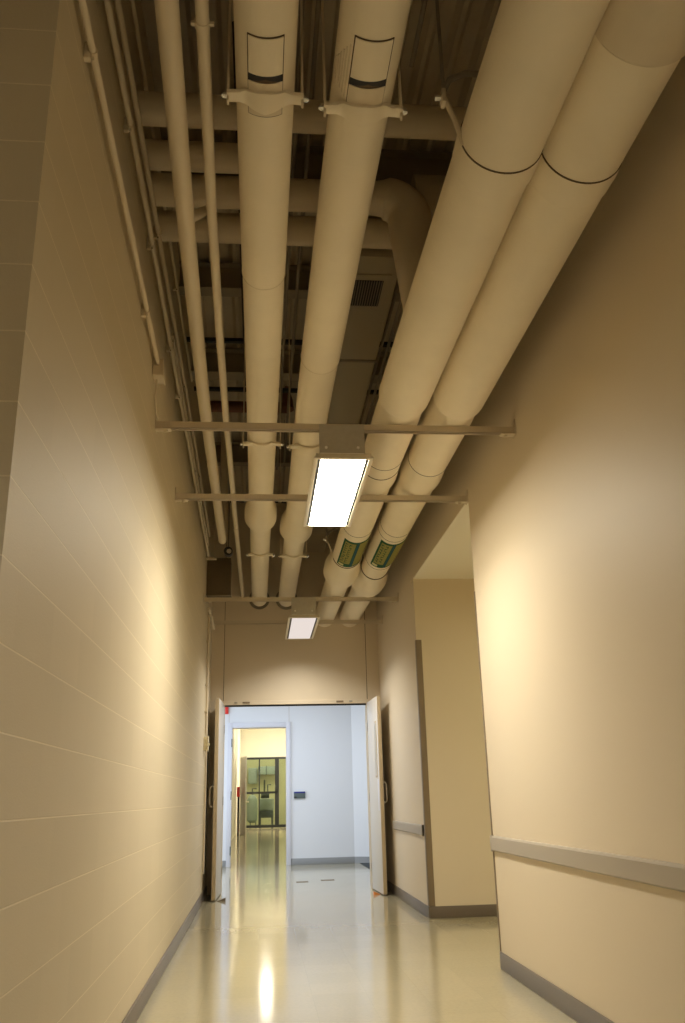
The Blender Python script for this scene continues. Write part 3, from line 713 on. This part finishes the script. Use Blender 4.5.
for zz in (0.25, 1.13, 2.0):
    fdoor.part('hinge', box(-0.485, -0.468, YF-0.04, YF-0.028, zz-0.07, zz+0.07, 0.002), M['slate'])

# ---------------------------------------------------------------- far warm corridor
def ceil_lamp(y, power, label, x=0.2, w=0.15):
    t = T('troffer_lamp', label, 'ceiling lamp', (x, y, 4.2), 'ceiling lamps of the corridor beyond')
    t.part('lamp_frame', box(x-w-0.04, x+w+0.04, y-0.65, y+0.65, 4.15, 4.2, 0.004), M['white'])
    t.part('lamp_lens', box(x-w, x+w, y-0.6, y+0.6, 4.145, 4.15), emis('beyond_lens', (1.0, 0.92, 0.76), power))
ceil_lamp(27.8, 42, 'bright ceiling lamp in the corridor beyond the far doorway, middle one', 0.24, 0.12)
ceil_lamp(18.5, 26, 'added ceiling lamp out of view in the corridor beyond, brightening the grey door leaf', 0.5, 0.2)  # added lamp, out of view, to brighten the open grey door leaf
ceil_lamp(33.0, 105, 'unseen ceiling lamp in the corridor beyond, placed to brighten the wall over the glass', 1.25, 0.2)  # unseen lamp set to one side to brighten the header
t = T('door_4', 'grey door leaf standing open in the corridor beyond', 'door', (-0.5, 29, 0)); t.o['kind'] = 'structure'
bm = bmesh.new(); a = [(-0.39, 28.8), (-0.58, 29.75), (-0.62, 29.74), (-0.43, 28.79)]
v0 = [bm.verts.new((*p, 0.01)) for p in a]; v1 = [bm.verts.new((*p, 2.38)) for p in a]
for k in range(4): bm.faces.new((v0[k], v0[(k+1) % 4], v1[(k+1) % 4], v1[k]))
bm.faces.new(v0); bm.faces.new(v1)
t.part('door_leaf', bm, M['gdoor'])
t.part('vision_panel', box(-0.438, -0.428, 28.83, 28.95, 1.3, 2.05), M['tank'])
t.part('door_handle', tube(bmesh.new(), [(-0.41, 28.80, 1.0), (-0.34, 28.76, 1.0), (-0.34, 28.9, 1.0)], 0.02, 10), M['steel'])
t = T('fire_hose_post', 'dark narrow upright with a red top against the left wall of the corridor beyond', 'post', (-0.66, 29.3, 0))
t.part('post', box(-0.685, -0.625, 29.3, 29.4, 0.0, 1.16, 0.004), M['black'])
t.part('red_head', box(-0.705, -0.615, 29.28, 29.42, 1.16, 1.46, 0.01), M['red'])
# glazed screen
YG = 36.0
t = T('glass_screen', 'black framed glass screen at the end of the corridor beyond', 'glazed screen', (0.4, YG, 0))
b = box(-0.75, 1.6, YG-0.05, YG+0.05, 2.58, 2.66); bx(b, -0.75, 1.6, YG-0.04, YG+0.04, 0.02, 0.12)
t.part('outer_frame', b, M['bframe'])
for x0, x1 in ((-0.75, -0.68), (-0.02, 0.03), (0.62, 0.78), (1.5, 1.6)):
    t.part('mullion', box(x0, x1, YG-0.05, YG+0.05, 0.02, 2.6), M['bframe'])
t.part('transom', box(-0.70, 0.70, YG-0.05, YG+0.05, 1.28, 1.36), M['bframe'])
for x0, x1 in ((-0.68, -0.02), (0.03, 0.62), (0.78, 1.5)):
    t.part('pane', box(x0, x1, YG-0.005, YG+0.005, 0.12, 2.58), M['glass'])
# plant room
area('plant_room_lamp', (0.4, 39, 4.1), (0, 0, 0), 1.6, 3.0, 95, (1.0, 0.98, 0.74))
t = T('storage_tank', 'grey upright tank on legs behind the left pane of the glass screen', 'tank', (-0.28, 38, 0))
t.part('shell', tube(bmesh.new(), [(-0.28, 38, 0.16), (-0.28, 38, 0.26), (-0.28, 38, 1.05), (-0.28, 38, 1.2), (-0.28, 38, 1.26)], 0.3, 32, [0.12, 0.22, 0.22, 0.14, 0.05]), M['tank'])
for k in range(3): t.part('leg', box(-0.30+0.15*math.cos(k*2.1), -0.26+0.15*math.cos(k*2.1), 37.98+0.15*math.sin(k*2.1), 38.02+0.15*math.sin(k*2.1), 0, 0.2), M['tankd'])
t.part('outlet_pipe', tube(bmesh.new(), [(-0.28, 38, 1.2), (-0.28, 38, 1.5), (-0.10, 38, 1.5)], 0.03, 12), M['tankd'])
t = T('control_cabinet', 'grey wall cabinet high behind the left pane of the glass screen', 'cabinet', (-0.25, 41.9, 1.5))
t.part('cabinet_body', box(-0.50, -0.10, 41.7, 41.99, 1.75, 2.45, 0.01), M['tank']); t.part('cabinet_door', box(-0.48, -0.12, 41.68, 41.7, 1.78, 2.42, 0.005), M['tank'])
t = T('pump_unit', 'pump unit on a dark frame behind the middle pane of the glass screen', 'pump', (0.3, 38.5, 0))
t.part('pump_body', box(-0.02, 0.62, 38.2, 38.9, 0.62, 1.10, 0.05), M['tank']); t.part('motor', tube(bmesh.new(), [(0.08, 38.4, 1.24), (0.42, 38.4, 1.24)], 0.13, 24), M['tankd'])
t.part('frame', box(0.0, 0.60, 38.25, 38.85, 0.34, 0.62, 0.01), M['tankd'])
for x in (0.05, 0.55): t.part('leg', box(x-0.04, x+0.04, 38.3, 38.8, 0, 0.34), M['tankd'])
t.part('riser', tube(bmesh.new(), [(0.22, 38.4, 1.3), (0.22, 38.4, 1.85)], 0.035, 12), M['tankd'])
t.part('riser', tube(bmesh.new(), [(0.36, 38.4, 1.3), (0.36, 38.4, 1.65), (0.5, 38.4, 1.65)], 0.025, 12), M['tankd'])
t = T('square_duct', 'pale grey duct high across the back of the plant room', 'duct', (0.2, 41.5, 2.1))
t.part('duct_body', box(-0.05, 0.75, 41.4, 41.9, 2.15, 2.5, 0.02), M['tank']); t.part('duct_flange', box(0.30, 0.34, 41.38, 41.92, 2.13, 2.52, 0.005), M['tankd'])
